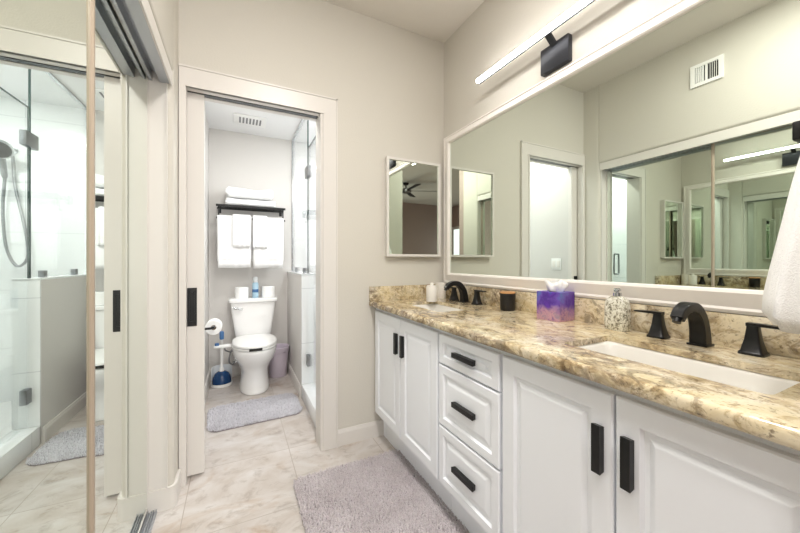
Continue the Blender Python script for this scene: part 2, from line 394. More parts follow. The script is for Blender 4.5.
# wall vent above the closet
def vent(name, label, c, u0, u1, z0, z1):
    t = thing(name, label, 'vent', (XL+.001, (u0+u1)/2, z0))
    bm = BM(); f = .022
    for b in ((u0, u1, z0, z0+f), (u0, u1, z1-f, z1), (u0, u0+f, z0+f, z1-f), (u1-f, u1, z0+f, z1-f), ((u0+u1)/2-.006, (u0+u1)/2+.006, z0+f, z1-f)):
        box(bm, XL+.001, XL+.012, *b)
    obj('frame', bm, 'plastic', t)
    bm = BM(); box(bm, XL+.0008, XL+.003, u0+f, u1-f, z0+f, z1-f); obj('backing', bm, 'dark', t)
    n = 12
    for i in range(n):
        y = u0+f+.006 + (u1-u0-2*f-.012)*i/(n-1)
        if abs(y-(u0+u1)/2) < .007: continue
        a = .5 if y > (u0+u1)/2 else -.5
        bm = BM(); extrude_poly(bm, [(XL+.003, y-.002), (XL+.003, y+.001), (XL+.012, y+.001+a*.008), (XL+.012, y-.002+a*.008)], 'z', z0+f, z1-f); obj('louver', bm, 'plastic', t)
vent('wall_vent', 'white louvred air vent high on the wall above the closet', None, 1.0, 1.18, 2.39, 2.545)

# ------------------------------------------------------------------ big framed vanity mirror
t = thing('framed_wall_mirror', 'large white framed mirror above the granite vanity counter', 'mirror', (MX, 1.05, .992))
boxobj('mirror_glass', (MX, XR-.002, .19, 1.905, 1.04, 1.99), 'mirror', t)
bm = BM()
y0, y1, z0, z1 = .135, 1.972, .993, 2.030
prof = [(0, XR-.001), (0, XR-.022), (.010, XR-.026), (.018, XR-.022), (.040, XR-.028), (.062, XR-.034), (.070, XR-.030), (.074, MX-.001), (.074, XR-.001)]
rings = [[(x, y0+i, z0+i), (x, y1-i, z0+i), (x, y1-i, z1-i*.75), (x, y0+i, z1-i*.75)] for i, x in prof]
L = [[bm.verts.new(p) for p in r] for r in rings]
for a, b in zip(L, L[1:]+L[:1]):
    for i in range(4): bm.faces.new((a[i], a[(i+1) % 4], b[(i+1) % 4], b[i]))
obj('frame', bm, 'frame', t)

# LED bar light
t = thing('led_bar_light', 'thin glowing white LED bar on a square dark bracket above the mirror', 'lamp', (XR-.002, 1.05, 2.06))
boxobj('wall_plate', (XR-.030, XR-.001, .975, 1.125, 2.052, 2.172), 'led_black', t, .003)
bm = BM(); loft(bm, [[(x, y, z) for x, z in ((1.2825, 2.196), (1.2825, 2.208), (XR-.030, 2.170), (XR-.030, 2.158))] for y in (1.035, 1.065)]); obj('arm', bm, 'led_black', t)
boxobj('light_shield', (1.276, 1.282, .585, 1.516, 2.189, 2.215), 'led_black', t)  # opaque strip added to keep the LED's light off the wall
bm = BM(); box(bm, 1.258, 1.276, .582, 1.519, 2.193, 2.214, .004); obj('diffuser', bm, 'led', t)

# medicine cabinet
t = thing('medicine_cabinet', 'white framed mirrored medicine cabinet on the back wall by the corner', 'cabinet', (1.09, YB-.002, 1.18))
boxobj('body', (.886, 1.296, 1.972, 1.999, 1.184, 1.834), 'trim', t)
bm = BM(); f = .016
for b in ((.882, 1.30, 1.18, 1.18+f), (.882, 1.30, 1.838-f, 1.838), (.882, .882+f, 1.18+f, 1.838-f), (1.30-f, 1.30, 1.18+f, 1.838-f)):
    box(bm, b[0], b[1], 1.955, 1.973, b[2], b[3])
dr = obj('door_frame', bm, 'trim', t)
boxobj('mirror_glass', (.882+f, 1.30-f, 1.965, 1.971, 1.18+f, 1.838-f), 'mirror', t)

# ------------------------------------------------------------------ vanity
DF, FF = .800, .821
def panel(bm, y0, y1, z0, z1, stile=.052, bev=.028):
    prof = [(0, FF), (0, DF+.004), (.004, DF), (stile, DF), (stile+.006, DF+.009), (stile+.016, DF+.0095), (stile+bev, DF+.0025), (stile+bev+.003, DF+.002)]
    L = [[bm.verts.new(p) for p in ((x, y0+i, z0+i), (x, y1-i, z0+i), (x, y1-i, z1-i), (x, y0+i, z1-i))] for i, x in prof]
    for a, b in zip(L, L[1:]):
        for i in range(4): bm.faces.new((a[i], a[(i+1) % 4], b[(i+1) % 4], b[i]))
    bm.faces.new(L[0]); bm.faces.new(L[-1])
def pull(parent, y, z, vert=True, ln=.118):
    bm = BM(); h = ln/2; X = DF
    prof = [(X+.0, -h+.004), (X-.016, -h), (X-.018, -h+.001), (X-.018, h-.001), (X-.016, h), (X+.0, h-.004)]
    w = .0105 if vert else .0095
    rings = [[(x, y+s, z+a) if vert else (x, y+a, z+s) for x, a in prof] for s in (-w, w)]
    loft(bm, rings); obj('handle', bm, 'black', parent)
def unit(label, y0, y1):
    t = thing('vanity_cabinet', label, 'cabinet', (1.09, (y0+y1)/2, 0), 'white vanity cabinets')
    bm = BM(); box(bm, FF, FF+.018, y0, y1, .172, .852); box(bm, FF+.018, XR-.003, y0, y0+.016, .172, .852); box(bm, FF+.018, XR-.003, y1-.016, y1, .172, .852)
    box(bm, FF+.018, XR-.003, y0+.016, y1-.016, .172, .19); box(bm, XR-.012, XR-.003, y0+.016, y1-.016, .19, .852); obj('body', bm, 'cab', t)
    boxobj('toe_kick', (.872, .886, y0+.001, y1-.001, 0, .172), 'cab', t)
    return t
def door(t, y0, y1, hy):
    bm = BM(); panel(bm, y0, y1, .178, .832); d = obj('door', bm, 'cab', t); pull(d, hy, .692)
def drawer(t, y0, y1, z0, z1, hz):
    bm = BM(); panel(bm, y0, y1, z0, z1, .034, .036); d = obj('drawer', bm, 'cab', t); pull(d, (y0+y1)/2, hz, False, .135)
t = unit('white two-door vanity cabinet under the far sink, against the back wall', 1.226, 1.996)
door(t, 1.602, 1.960, 1.638); door(t, 1.232, 1.596, 1.562)
t = unit('white three-drawer vanity cabinet between the two door cabinets', .842, 1.225)
drawer(t, .848, 1.219, .704, .832, .768); drawer(t, .848, 1.219, .437, .697, .567); drawer(t, .848, 1.219, .178, .430, .303)
t = unit('white two-door vanity cabinet under the near sink, at right foreground', .103, .841)
door(t, .471, .834, .502); door(t, .110, .465, .434)

# granite counter
CX0, CX1, CY0, CY1, CZ = .774, 1.356, .102, 1.998, .890
S1, S2 = (1.40, 1.82), (.245, .700); SX = (.925, 1.165)
t = thing('granite_countertop', 'gold granite countertop with two sink cutouts on the white cabinets', 'countertop', (1.06, 1.05, .853))
xs = [CX0, SX[0], SX[1], CX1]; ys = [CY0, S2[0], S2[1], S1[0], S1[1], CY1]
bm = BM(); V = {}
def gv(i, j, k):
    if (i, j, k) not in V: V[i, j, k] = bm.verts.new((xs[i], ys[j], (.853 if i == 0 else .871, CZ)[k]))
    return V[i, j, k]
cells = {(i, j) for i in range(3) for j in range(5)} - {(1, 1), (1, 3)}
for i, j in cells:
    for k in (0, 1): bm.faces.new((gv(i, j, k), gv(i+1, j, k), gv(i+1, j+1, k), gv(i, j+1, k)))
    for di, dj, a, b in ((-1, 0, (i, j), (i, j+1)), (1, 0, (i+1, j), (i+1, j+1)), (0, -1, (i, j), (i+1, j)), (0, 1, (i, j+1), (i+1, j+1))):
        if (i+di, j+dj) not in cells: bm.faces.new((gv(*a, 0), gv(*b, 0), gv(*b, 1), gv(*a, 1)))
bmesh.ops.recalc_face_normals(bm, faces=bm.faces)
hole = lambda v: any(abs(v.co.x-a) < 1e-5 and S[0]-1e-5 < v.co.y < S[1]+1e-5 for a in SX for S in (S1, S2))
ed = [e for e in bm.edges if abs(e.verts[0].co.z-e.verts[1].co.z) > .012 and abs(e.verts[0].co.y-e.verts[1].co.y) < 1e-5 and abs(e.verts[0].co.x-e.verts[1].co.x) < 1e-5 and hole(e.verts[0])]
bmesh.ops.bevel(bm, geom=ed, offset=.016, segments=4, affect='EDGES', profile=.5)
ed = [e for e in bm.edges if all(abs(v.co.x-CX0) < 1e-5 for v in e.verts) and abs(e.verts[0].co.z-e.verts[1].co.z) < 1e-5]
bmesh.ops.bevel(bm, geom=ed, offset=.013, segments=5, affect='EDGES', profile=.5)
obj('slab', bm, 'granite', t, 30)
boxobj('backsplash', (1.336, XR-.001, CY0, CY1, CZ, .990), 'granite', t, .002)
boxobj('side_splash', (CX0, 1.3355, 1.978, CY1, CZ, .984), 'granite', t, .002)

# sinks
def sink(label, S):
    cy = (S[0]+S[1])/2; cx = sum(SX)/2; hx, hy = (SX[1]-SX[0])/2, (S[1]-S[0])/2
    t = thing('undermount_sink', label, 'sink', (cx, cy, .72), 'undermount sinks')
    bm = BM(); c = (cx, cy)
    rr = [ring(c, hx+.02, hy+.02, .8705, 48, 9), ring(c, hx+.004, hy+.004, .8705, 48, 9), ring(c, hx-.004, hy-.004, .862, 48, 9), ring(c, hx-.012, hy-.012, .80, 48, 8), ring(c, hx-.03, hy-.035, .742, 48, 6),
          ring(c, hx-.06, hy-.07, .732, 48, 5), ring(c, .03, .03, .728, 48)]
    ro = [ring(c, .03, .03, .718, 48), ring(c, hx-.03, hy-.035, .722, 48, 6), ring(c, hx+.0, hy+.0, .80, 48, 8), ring(c, hx+.02, hy+.02, .860, 48, 9)]
    loft(bm, [rr[-1]] + rr[-2::-1] + ro[::-1], True); obj('basin', bm, 'sink', t, 60)
    bm = BM(); lathe(bm, (cx, cy, .729), [(.027, 0), (.027, .002), (.018, .003)], 24); obj('drain', bm, 'chrome', t, 40)
sink('white rectangular undermount sink at the far end, by the back wall', S1)
sink('white rectangular undermount sink in the foreground, before the near faucet', S2)

# faucets
def sq(c, rx, ry, z, n=24, p=6): return ring(c, rx, ry, z, n, p)
def faucet(label, y):
    x = 1.285
    t = thing('widespread_faucet', label, 'faucet', (x, y, CZ), 'black faucets')
    # spout: rectangular section swept along an arc towards -x
    bm = BM(); rings = []
    path = spline([(x, CZ), (x-.004, CZ+.045), (x-.018, CZ+.085), (x-.048, CZ+.116), (x-.088, CZ+.122), (x-.120, CZ+.110), (x-.138, CZ+.092)], 6)
    N = len(path)
    for i, p in enumerate(path):
        a, b = path[max(i-1, 0)], path[min(i+1, N-1)]
        d = (Vector((b[0]-a[0], b[1]-a[1]))).normalized(); nrm = Vector((-d.y, d.x)); s = i/(N-1)
        w = .0215*(1-s) + .0155*s; h = .022*(1-s)**1.4 + .012*(1-(1-s)**1.4)
        rings.append([(p[0]+nrm.x*h*u, y+w*v, p[1]+nrm.y*h*u) for u, v in ((-1, -.8), (-.8, -1), (.8, -1), (1, -.8), (1, .8), (.8, 1), (-.8, 1), (-1, .8))])
    loft(bm, rings); obj('spout', bm, 'black', t, 35)
    boxobj('spout_base', (x-.026, x+.026, y-.0255, y+.0255, CZ, CZ+.006), 'black', t, .002)
    tip = path[-1]; bm = BM(); cyl(bm, (tip[0]+.004, y, tip[1]+.006), (tip[0]-.006, y, tip[1]-.010), .0105); obj('aerator', bm, 'black', t, 40)
    for s in (-1, 1):
        c = (x+.005, y+s*.115)
        bm = BM(); loft(bm, [sq(c, .027, .027, CZ), sq(c, .027, .027, CZ+.006), sq(c, .023, .023, CZ+.010), sq(c, .016, .016, CZ+.042), sq(c, .0125, .0125, CZ+.072), sq(c, .012, .012, CZ+.080)])
        h = obj('handle', bm, 'black', t, 40)
        bm = BM(); a = c[1]-s*.013; b = c[1]+s*.072
        P = [(a, CZ+.078), (a, CZ+.087), (c[1]+s*.02, CZ+.087), (b, CZ+.084), (b, CZ+.079), (c[1]+s*.02, CZ+.079)]
        extrude_poly(bm, P, 'x', c[0]-.011, c[0]+.011); obj('lever', bm, 'black', h)
faucet('matte black widespread faucet behind the far sink', 1.665)
faucet('matte black widespread faucet behind the near foreground sink', .492)

# counter items
t = thing('soap_pump_jar', 'white ceramic jar with a small knob lid in the back corner of the counter', 'jar', (1.129, 1.800, CZ))
bm = BM(); lathe(bm, (1.129, 1.800, CZ), [(.034, 0), (.036, .003), (.036, .092), (.034, .096)], 36); obj('body', bm, 'ceramic', t, 50)
bm = BM(); lathe(bm, (1.129, 1.800, CZ+.096), [(.032, 0), (.032, .006), (.012, .008), (.010, .012), (.012, .02), (.008, .024)], 28); obj('lid', bm, 'ceramic', t, 50)
bm = BM(); lathe(bm, (1.285, 1.932, CZ), [(.034, 0), (.036, .003), (.037, .108), (.034, .108), (.033, .012)], 36)
tag(obj('tumbler', bm, 'ceramic', None, 50, (1.285, 1.932, CZ)), 'plain white ceramic tumbler behind the knob-lidded jar', 'tumbler')
t = thing('candle', 'black candle jar with wooden lid on the counter below the mirror', 'candle', (1.285, 1.297, CZ))
bm = BM(); lathe(bm, (1.285, 1.297, CZ), [(.034, 0), (.038, .004), (.0395, .09)], 40); obj('jar', bm, 'candleglass', t, 50)
bm = BM(); lathe(bm, (1.285, 1.297, CZ+.09), [(.0395, 0), (.0395, .006), (.037, .008)], 40); obj('lid', bm, 'wood', t, 50)
# tissue box
tc_ = Vector((1.273, .998, CZ)); t = thing('tissue_box', 'purple watercolour cube tissue box on the counter', 'tissue box', tc_)
bm = BM(); box(bm, tc_.x-.054, tc_.x+.054, tc_.y-.056, tc_.y+.056, CZ, CZ+.125, .0015); b = obj('carton', bm, 'tissuebox', t)
bm = BM(); lathe(bm, (tc_.x, tc_.y, CZ+.1252), [(.034, 0), (.034, .0006)], 32, 2, .6); obj('opening', bm, 'dark', t)
bm = BM(); n = 40; rings = []
for k in range(7):
    s = k/6; rg = []
    for i in range(n):
        a = 2*math.pi*i/n; wob = 1+.28*s*math.sin(5*a+s*2)+.15*s*math.sin(9*a)
        r0 = .020+.020*s-.018*max(0, s-.6)
        rg.append((tc_.x+r0*wob*math.cos(a)*.8, tc_.y+r0*wob*math.sin(a)*1.25, CZ+.115+.05*s+.012*s*math.sin(3*a+1)))
    rings.append(rg)
loft(bm, rings); obj('tissue', bm, 'paper', t, 180)
t.rotation_euler.z = R(4)
# soap dispenser
c = (1.290, .742, CZ); t = thing('soap_dispenser', 'silver and cream mosaic soap bottle with chrome pump beside the near faucet', 'soap dispenser', c)
bm = BM(); loft(bm, [ring(c, .026*k, .0415*k, CZ+z, 40, 3) for k, z in ((.9, 0), (1, .005), (1.02, .05), (1.0, .098), (.86, .116), (.5, .126), (.42, .128))]); obj('bottle', bm, 'mosaic', t, 50)
bm = BM(); lathe(bm, (c[0], c[1], CZ+.128), [(.014, 0), (.014, .012), (.006, .013), (.006, .018), (.012, .019), (.012, .027), (.009, .029)], 24); p = obj('pump', bm, 'chrome', t, 40)
bm = BM(); cyl(bm, (c[0], c[1], CZ+.151), (c[0]-.03, c[1]-.008, CZ+.149), .005, .004); obj('nozzle', bm, 'chrome', p, 40)

# hand towel on a black post at the end wall
t = thing('towel_hook', 'square black towel hook on the end wall holding the foreground towel', 'hook', (1.02, .101, 1.41))
boxobj('wall_plate', (.985, 1.055, .1005, .110, 1.375, 1.445), 'black', t, .003)
boxobj('post', (1.005, 1.035, .110, .225, 1.395, 1.425), 'black', t, .002)
boxobj('tip', (1.0, 1.04, .225, .238, 1.392, 1.430), 'black', t, .003)
bm = BM(); n = 48; rings = []
for k in range(15):
    s = k/14; z = 1.394-.378*s
    hx = .032+.112*s**.9; hy = .032+.046*min(1, s*1.2)**.8
    if k == 14: hx *= .9; hy *= .8
    if k == 0: hx *= .7; hy *= .7
    rg = []
    for i in range(n):
        a = 2*math.pi*i/n; f = 1+.10*math.sin(7*a+1.2*s)*(.3+s*.7)+.05*math.sin(12*a)
        ex = 2/2.6
        rg.append((1.02+hx*f*math.copysign(abs(math.cos(a))**ex, math.cos(a)), .188+hy*f*math.copysign(abs(math.sin(a))**ex, math.sin(a)), z-.010*math.sin(a*2)*s))
    rings.append(rg)
loft(bm, rings)
tag(obj('hand_towel', bm, 'towel', None, 180, (1.02, .18, 1.02)), 'white hand towel hanging from the black hook at the right foreground', 'towel')

# ------------------------------------------------------------------ rugs
def rug(name, label, cx, cy, sx, sy, rz, step, hgt, m, rad=.05):
    t = thing(name, label, 'rug', (cx, cy, 0.0))
    def inside(x, y, mg=0):
        ax, ay = abs(x)-(sx/2-mg-rad), abs(y)-(sy/2-mg-rad)
        if ax <= 0 or ay <= 0: return ax <= rad and ay <= rad
        return ax*ax+ay*ay <= rad*rad
    ca, sa = math.cos(rz), math.sin(rz)
    W_ = lambda x, y, z: (cx+x*ca-y*sa, cy+x*sa+y*ca, z)
    pts = []
    for q, (qx, qy) in enumerate(((1, 1), (-1, 1), (-1, -1), (1, -1))):
        for i in range(7):
            a = q*math.pi/2+i*math.pi/12
            pts.append(((sx/2-rad-.004)*qx+rad*math.cos(a), (sy/2-rad-.004)*qy+rad*math.sin(a)))
    bm = BM(); loft(bm, [[W_(x, y, .0008) for x, y in pts], [W_(x, y, .008) for x, y in pts]]); obj('backing', bm, 'rugbase', t)
    bm = BM(); x = -sx/2
    while x < sx/2:
        y = -sy/2
        while y < sy/2:
            px, py = x+random.uniform(-.5, .5)*step, y+random.uniform(-.5, .5)*step
            if inside(px, py, .002):
                lx, ly = random.gauss(0, .006)+.003*math.sin(px*21+py*9), random.gauss(0, .006)+.003*math.cos(py*17)
                h = hgt*random.uniform(.72, 1.05); r = step*.72
                top = bm.verts.new(W_(px+lx, py+ly, h)); a0 = random.random()*6
                bs = [bm.verts.new(W_(px+r*math.cos(a0+k*2.094), py+r*math.sin(a0+k*2.094), .007)) for k in range(3)]
                md = [bm.verts.new(W_(px+lx*.5+r*.85*math.cos(a0+k*2.094), py+ly*.5+r*.85*math.sin(a0+k*2.094), h*.75)) for k in range(3)]
                for k in range(3):
                    bm.faces.new((bs[k], bs[(k+1) % 3], md[(k+1) % 3], md[k])); bm.faces.new((md[k], md[(k+1) % 3], top))
            y += step
        x += step
    p = obj('pile', bm, m, t, 180); p['kind'] = 'stuff'
rug('bath_rug', 'large lilac grey shaggy bath rug in front of the vanity drawers', .572, 1.315, .625, .92, 0, .0068, .026, 'rug')
rug('bath_rug', 'small grey shaggy bath rug in front of the toilet', .135, 2.735, .64, .42, R(2.5), .0068, .024, 'rug2', .08)

# ------------------------------------------------------------------ toilet
TX = .152
t = thing('toilet', 'white two-piece toilet with closed lid beneath the towel rack', 'toilet', (TX, 3.3, 0))
def egg(yf, yb, hw, z, n=48, p=2.15):
    out = []; cy = yf+(yb-yf)*.52
    for i in range(n):
        a = 2*math.pi*i/n; ca, sa = math.cos(a), math.sin(a)
        ry = (cy-yf) if sa < 0 else (yb-cy); pp = p if sa < 0 else (2.2 if z < .33 else 3.2)
        out.append((TX+hw*math.copysign(abs(ca)**(2/pp), ca), cy+ry*math.copysign(abs(sa)**(2/pp), sa), z))
    return out
bm = BM(); loft(bm, [egg(*q) for q in ((3.065, 3.50, .122, 0), (3.06, 3.50, .126, .012), (3.065, 3.50, .122, .03), (3.078, 3.49, .115, .11), (3.078, 3.49, .114, .19), (3.045, 3.50, .136, .245), (2.998, 3.51, .164, .295),
    (2.970, 3.52, .179, .345), (2.962, 3.52, .182, .375), (2.962, 3.52, .182, .392), (2.968, 3.52, .176, .397))]); obj('bowl', bm, 'porcelain', t, 180)
bm = BM(); loft(bm, [egg(*q) for q in ((2.966, 3.455, .176, .401), (2.960, 3.458, .182, .404), (2.960, 3.458, .182, .416), (2.966, 3.455, .178, .419))]); obj('seat', bm, 'plastic', t, 60)
bm = BM(); loft(bm, [egg(*q) for q in ((2.965, 3.46, .178, .4225), (2.958, 3.464, .184, .427), (2.960, 3.462, .182, .440), (2.985, 3.45, .165, .447), (3.1, 3.38, .08, .449))]); obj('lid', bm, 'plastic', t, 60)
boxobj('gap_shade', (TX-.055, TX+.045, 2.9565, 2.975, .405, .4215), 'dark', t)  # dark strip painted in as shade in the gap under the seat
for sx in (-.075, .075):
    bm = BM(); cyl(bm, (TX+sx-.02, 3.470, .425), (TX+sx+.02, 3.470, .425), .014); obj('hinge', bm, 'plastic', t, 40)
def rrect(hw, y0, y1, z): return ring((TX, (y0+y1)/2), hw, (y1-y0)/2, z, 48, 7)
bm = BM(); loft(bm, [rrect(.150, 3.475, 3.655, .395), rrect(.158, 3.472, 3.655, .42), rrect(.170, 3.468, 3.655, .50), rrect(.193, 3.462, 3.655, .67), rrect(.201, 3.46, 3.655, .750)]); obj('tank', bm, 'porcelain', t, 50)
bm = BM(); loft(bm, [rrect(.208, 3.455, 3.658, .751), rrect(.217, 3.445, 3.66, .756), rrect(.217, 3.445, 3.66, .779), rrect(.210, 3.455, 3.657, .786)]); obj('tank_lid', bm, 'porcelain', t, 50)
bm = BM(); cyl(bm, (TX-.150, 3.466, .705), (TX-.150, 3.448, .705), .013); tube(bm, spline([(TX-.172, 3.446, .712), (TX-.150, 3.444, .706), (TX-.12, 3.444, .696), (TX-.095, 3.446, .692)], 4), .0075); obj('flush_lever', bm, 'chrome', t, 50)
bm = BM(); box(bm, TX-.325, TX-.19, 3.225, 3.285, .395, .416, .006); box(bm, TX-.20, TX-.16, 3.23, 3.33, .396, .404)
bd = obj('bidet_control', bm, 'plastic', t, 40)
bm = BM(); cyl(bm, (TX-.30, 3.255, .416), (TX-.30, 3.255, .436), .018, .015); obj('knob', bm, 'bluelabel', bd, 40)
bm = BM(); tube(bm, spline([(TX-.24, 3.28, .396), (TX-.235, 3.36, .34), (TX-.18, 3.44, .31), (TX-.15, 3.50, .40)], 8), .006); tube(bm, spline([(TX-.16, 3.655, .16), (TX-.18, 3.56, .15), (TX-.21, 3.50, .20), (TX-.20, 3.50, .28), (TX-.16, 3.53, .34), (TX-.135, 3.56, .40)], 8), .007)
obj('supply_hose', bm, 'grey_hose', t, 60)
bm = BM(); cyl(bm, (TX-.16, 3.668, .16), (TX-.16, 3.625, .16), .016); cyl(bm, (TX-.16, 3.63, .16), (TX-.16, 3.63, .20), .009); obj('stop_valve', bm, 'chrome', t, 40)

# things on the tank
def paper_roll(name, label, c, axis, grp=None, h=.108, r=.060):
    t = thing(name, label, 'toilet paper', c, grp)
    bm = BM()
    if axis == 'z': lathe(bm, c, [(.021, 0), (r-.004, 0), (r, .004), (r, h-.004), (r-.004, h), (.021, h), (.021, .001)], 40)
    obj('paper', bm, 'paper', t, 40)
    bm = BM(); lathe(bm, c, [(.0205, .001), (.0205, h-.003), (.019, h-.003), (.019, .002)], 24); obj('core', bm, 'card', t, 40)
    return t
a = paper_roll('toilet_paper_roll', 'toilet paper roll standing left of the blue can on the toilet tank', (.050, 3.552, .7865), 'z', 'spare rolls on the tank')
copy_tree(a, (.290, 3.552, .7865), 'toilet paper roll standing right of the blue can on the toilet tank')
c = (.172, 3.550, .7865); t = thing('spray_can', 'pale blue air freshener can between two paper rolls on the tank', 'spray can', c)
bm = BM(); lathe(bm, c, [(.027, 0), (.029, .004), (.029, .135), (.026, .145), (.020, .152)], 32); obj('body', bm, 'bluebottle', t, 40)
bm = BM(); lathe(bm, (c[0], c[1], c[2]), [(.0294, .055), (.0294, .085)], 32); obj('label_band', bm, 'bluelabel', t, 40)
bm = BM(); lathe(bm, (c[0], c[1], c[2]+.152), [(.020, 0), (.022, .004), (.022, .035), (.018, .052), (.010, .056)], 32); obj('cap', bm, 'clear', t, 40)

# paper holder on the left wall
t = thing('paper_holder', 'black toilet paper holder on the left toilet room wall', 'paper holder', (-.234, 2.99, .645))
bm = BM(); cyl(bm, (-.2345, 2.83, .645), (-.226, 2.83, .645), .026); obj('wall_flange', bm, 'black', t, 40)
bm = BM(); tube(bm, [(-.228, 2.83, .645), (-.165, 2.83, .645), (-.155, 2.838, .645), (-.155, 3.02, .645)], .009); obj('arm', bm, 'black', t, 50)
t = thing('toilet_paper_roll', 'toilet paper roll hanging on the black wall holder', 'toilet paper', (-.155, 2.95, .635))
bm = BM(); rg = []
for r, y in ((.019, 2.90), (.054, 2.90), (.057, 2.903), (.057, 3.0), (.054, 3.003), (.019, 3.003)):
    rg.append([(-.155+r*math.cos(2*math.pi*i/40), y, .637+r*math.sin(2*math.pi*i/40)) for i in range(40)])
loft(bm, rg + [rg[0]], False); obj('paper', bm, 'paper', t, 40)
bm = BM(); rg = []
for r, y in ((.0185, 2.901), (.0185, 3.002), (.0165, 3.002), (.0165, 2.901)):
    rg.append([(-.155+r*math.cos(2*math.pi*i/24), y, .637+r*math.sin(2*math.pi*i/24)) for i in range(24)])
loft(bm, rg + [rg[0]], False); obj('core', bm, 'card', t, 40)

# plunger in its caddy
c = (-.118, 3.455, 0)
t = thing('plunger_caddy', 'white tray caddy around the blue plunger beside the toilet', 'caddy', c)
bm = BM(); lathe(bm, c, [(.080, .0005), (.088, .004), (.090, .03), (.084, .03), (.082, .012), (.02, .010)], 40); obj('tray', bm, 'plastic', t, 40)
bm = BM()
for i in range(25):
    pass
rg = []
for r, z in ((.084, .03), (.088, .10), (.084, .17), (.081, .17), (.085, .10), (.081, .03)):
    rg.append([(c[0]+r*math.cos(R(10+160*i/28)), c[1]+r*math.sin(R(10+160*i/28)), z) for i in range(29)])
L = [[bm.verts.new(p) for p in q] for q in rg]
for a, b in zip(L, L[1:]+L[:1]):
    for i in range(28): bm.faces.new((a[i], a[i+1], b[i+1], b[i]))
for k in (0, 28): bm.faces.new([q[k] for q in L])
obj('back_shell', bm, 'clear', t, 40)
t = thing('plunger', 'plunger with navy blue rubber cup and white handle left of the toilet', 'plunger', (c[0], c[1], .012))
bm = BM(); lathe(bm, c, [(.060, .013), (.076, .018), (.079, .045), (.073, .08), (.057, .112), (.034, .128), (.02, .132)], 40); obj('cup', bm, 'blue', t, 60)
bm = BM(); lathe(bm, c, [(.020, .130), (.018, .16), (.0115, .17), (.0115, .42), (.015, .425)], 24); obj('handle', bm, 'plastic', t, 50)
bm = BM(); lathe(bm, c, [(.017, .425), (.019, .44), (.019, .49), (.014, .50)], 24); obj('grip', bm, 'bluelabel', t, 50)

# waste bin
c = (.378, 3.500, 0); t = thing('waste_bin', 'round lilac plastic waste bin right of the toilet', 'bin', c)
bm = BM(); lathe(bm, c, [(.078, .0005), (.081, .004), (.102, .285), (.098, .285), (.077, .008)], 48); obj('body', bm, 'bin', t, 50)
bm = BM(); lathe(bm, c, [(.1005, .243), (.105, .247), (.106, .284), (.1075, .292), (.104, .296), (.099, .290), (.0985, .25)], 48); obj('rim', bm, 'bin', t, 50)

# ------------------------------------------------------------------ towel rack and towels
t = thing('towel_rack', 'black wall towel rack with shelf above the toilet', 'towel rack', (.14, TB-.001, 1.60))
bm = BM(); box(bm, -.165, .442, 3.440, 3.455, 1.656, 1.676); box(bm, -.165, .442, 3.635, 3.647, 1.656, 1.676); obj('shelf_frame', bm, 'black', t)
for y in (3.49, 3.53, 3.57, 3.61):
    boxobj('shelf_bar', (-.150, .427, y-.004, y+.004, 1.662, 1.670), 'black', t)
for x in (-.150, .415):
    bm = BM(); box(bm, x, x+.012, 3.455, 3.669, 1.656, 1.676); box(bm, x, x+.012, 3.464, 3.478, 1.545, 1.656); box(bm, x-.008, x+.02, 3.660, 3.6695, 1.62, 1.70); obj('bracket', bm, 'black', t)
boxobj('towel_bar', (-.165, .442, 3.463, 3.479, 1.545, 1.561), 'black', t)

def folded(name, label, x0, x1, y0, y1, z0, z1, sag=0, seed=1):
    random.seed(seed); bm = BM(); n = 36; rings = []; zc, hy, hz = (z0+z1)/2, (y1-y0)/2, (z1-z0)/2; yc = (y0+y1)/2
    for k in range(25):
        s = k/24; x = x0+(x1-x0)*s; e = min(1, min(s, 1-s)*14+.55); rg = []
        for i in range(n):
            a = 2*math.pi*i/n; ca, sa = math.cos(a), math.sin(a)
            yy = math.copysign(abs(ca)**.45, ca); zz = math.copysign(abs(sa)**.6, sa)
            cr = 1-.10*math.exp(-(sa/.16)**2)                     # crease between the folded layers
            rg.append((x+.006*math.sin(3*a+seed), yc+hy*yy*cr*(.96+.04*e)+.003*math.sin(9*s+seed), max(z0, zc+hz*zz*e+(-sag*4*s*(1-s)*(.5+.5*zz) if sa > 0 else 0)+.003*math.sin(11*s+2*seed)*(zz > 0))))
        rings.append(rg)
    loft(bm, rings)
    return tag(obj(name, bm, 'towel', None, 180, ((x0+x1)/2, yc, z0)), label, 'towel', 'folded towels on the rack shelf')
folded('folded_bath_towel', 'lower folded white bath towel lying on the rack shelf', -.088, .350, 3.455, 3.64, 1.6765, 1.752, .01, 1)
folded('folded_bath_towel', 'upper folded white bath towel on top of the stack on the rack', -.085, .325, 3.46, 3.64, 1.7525, 1.865, .02, 2)

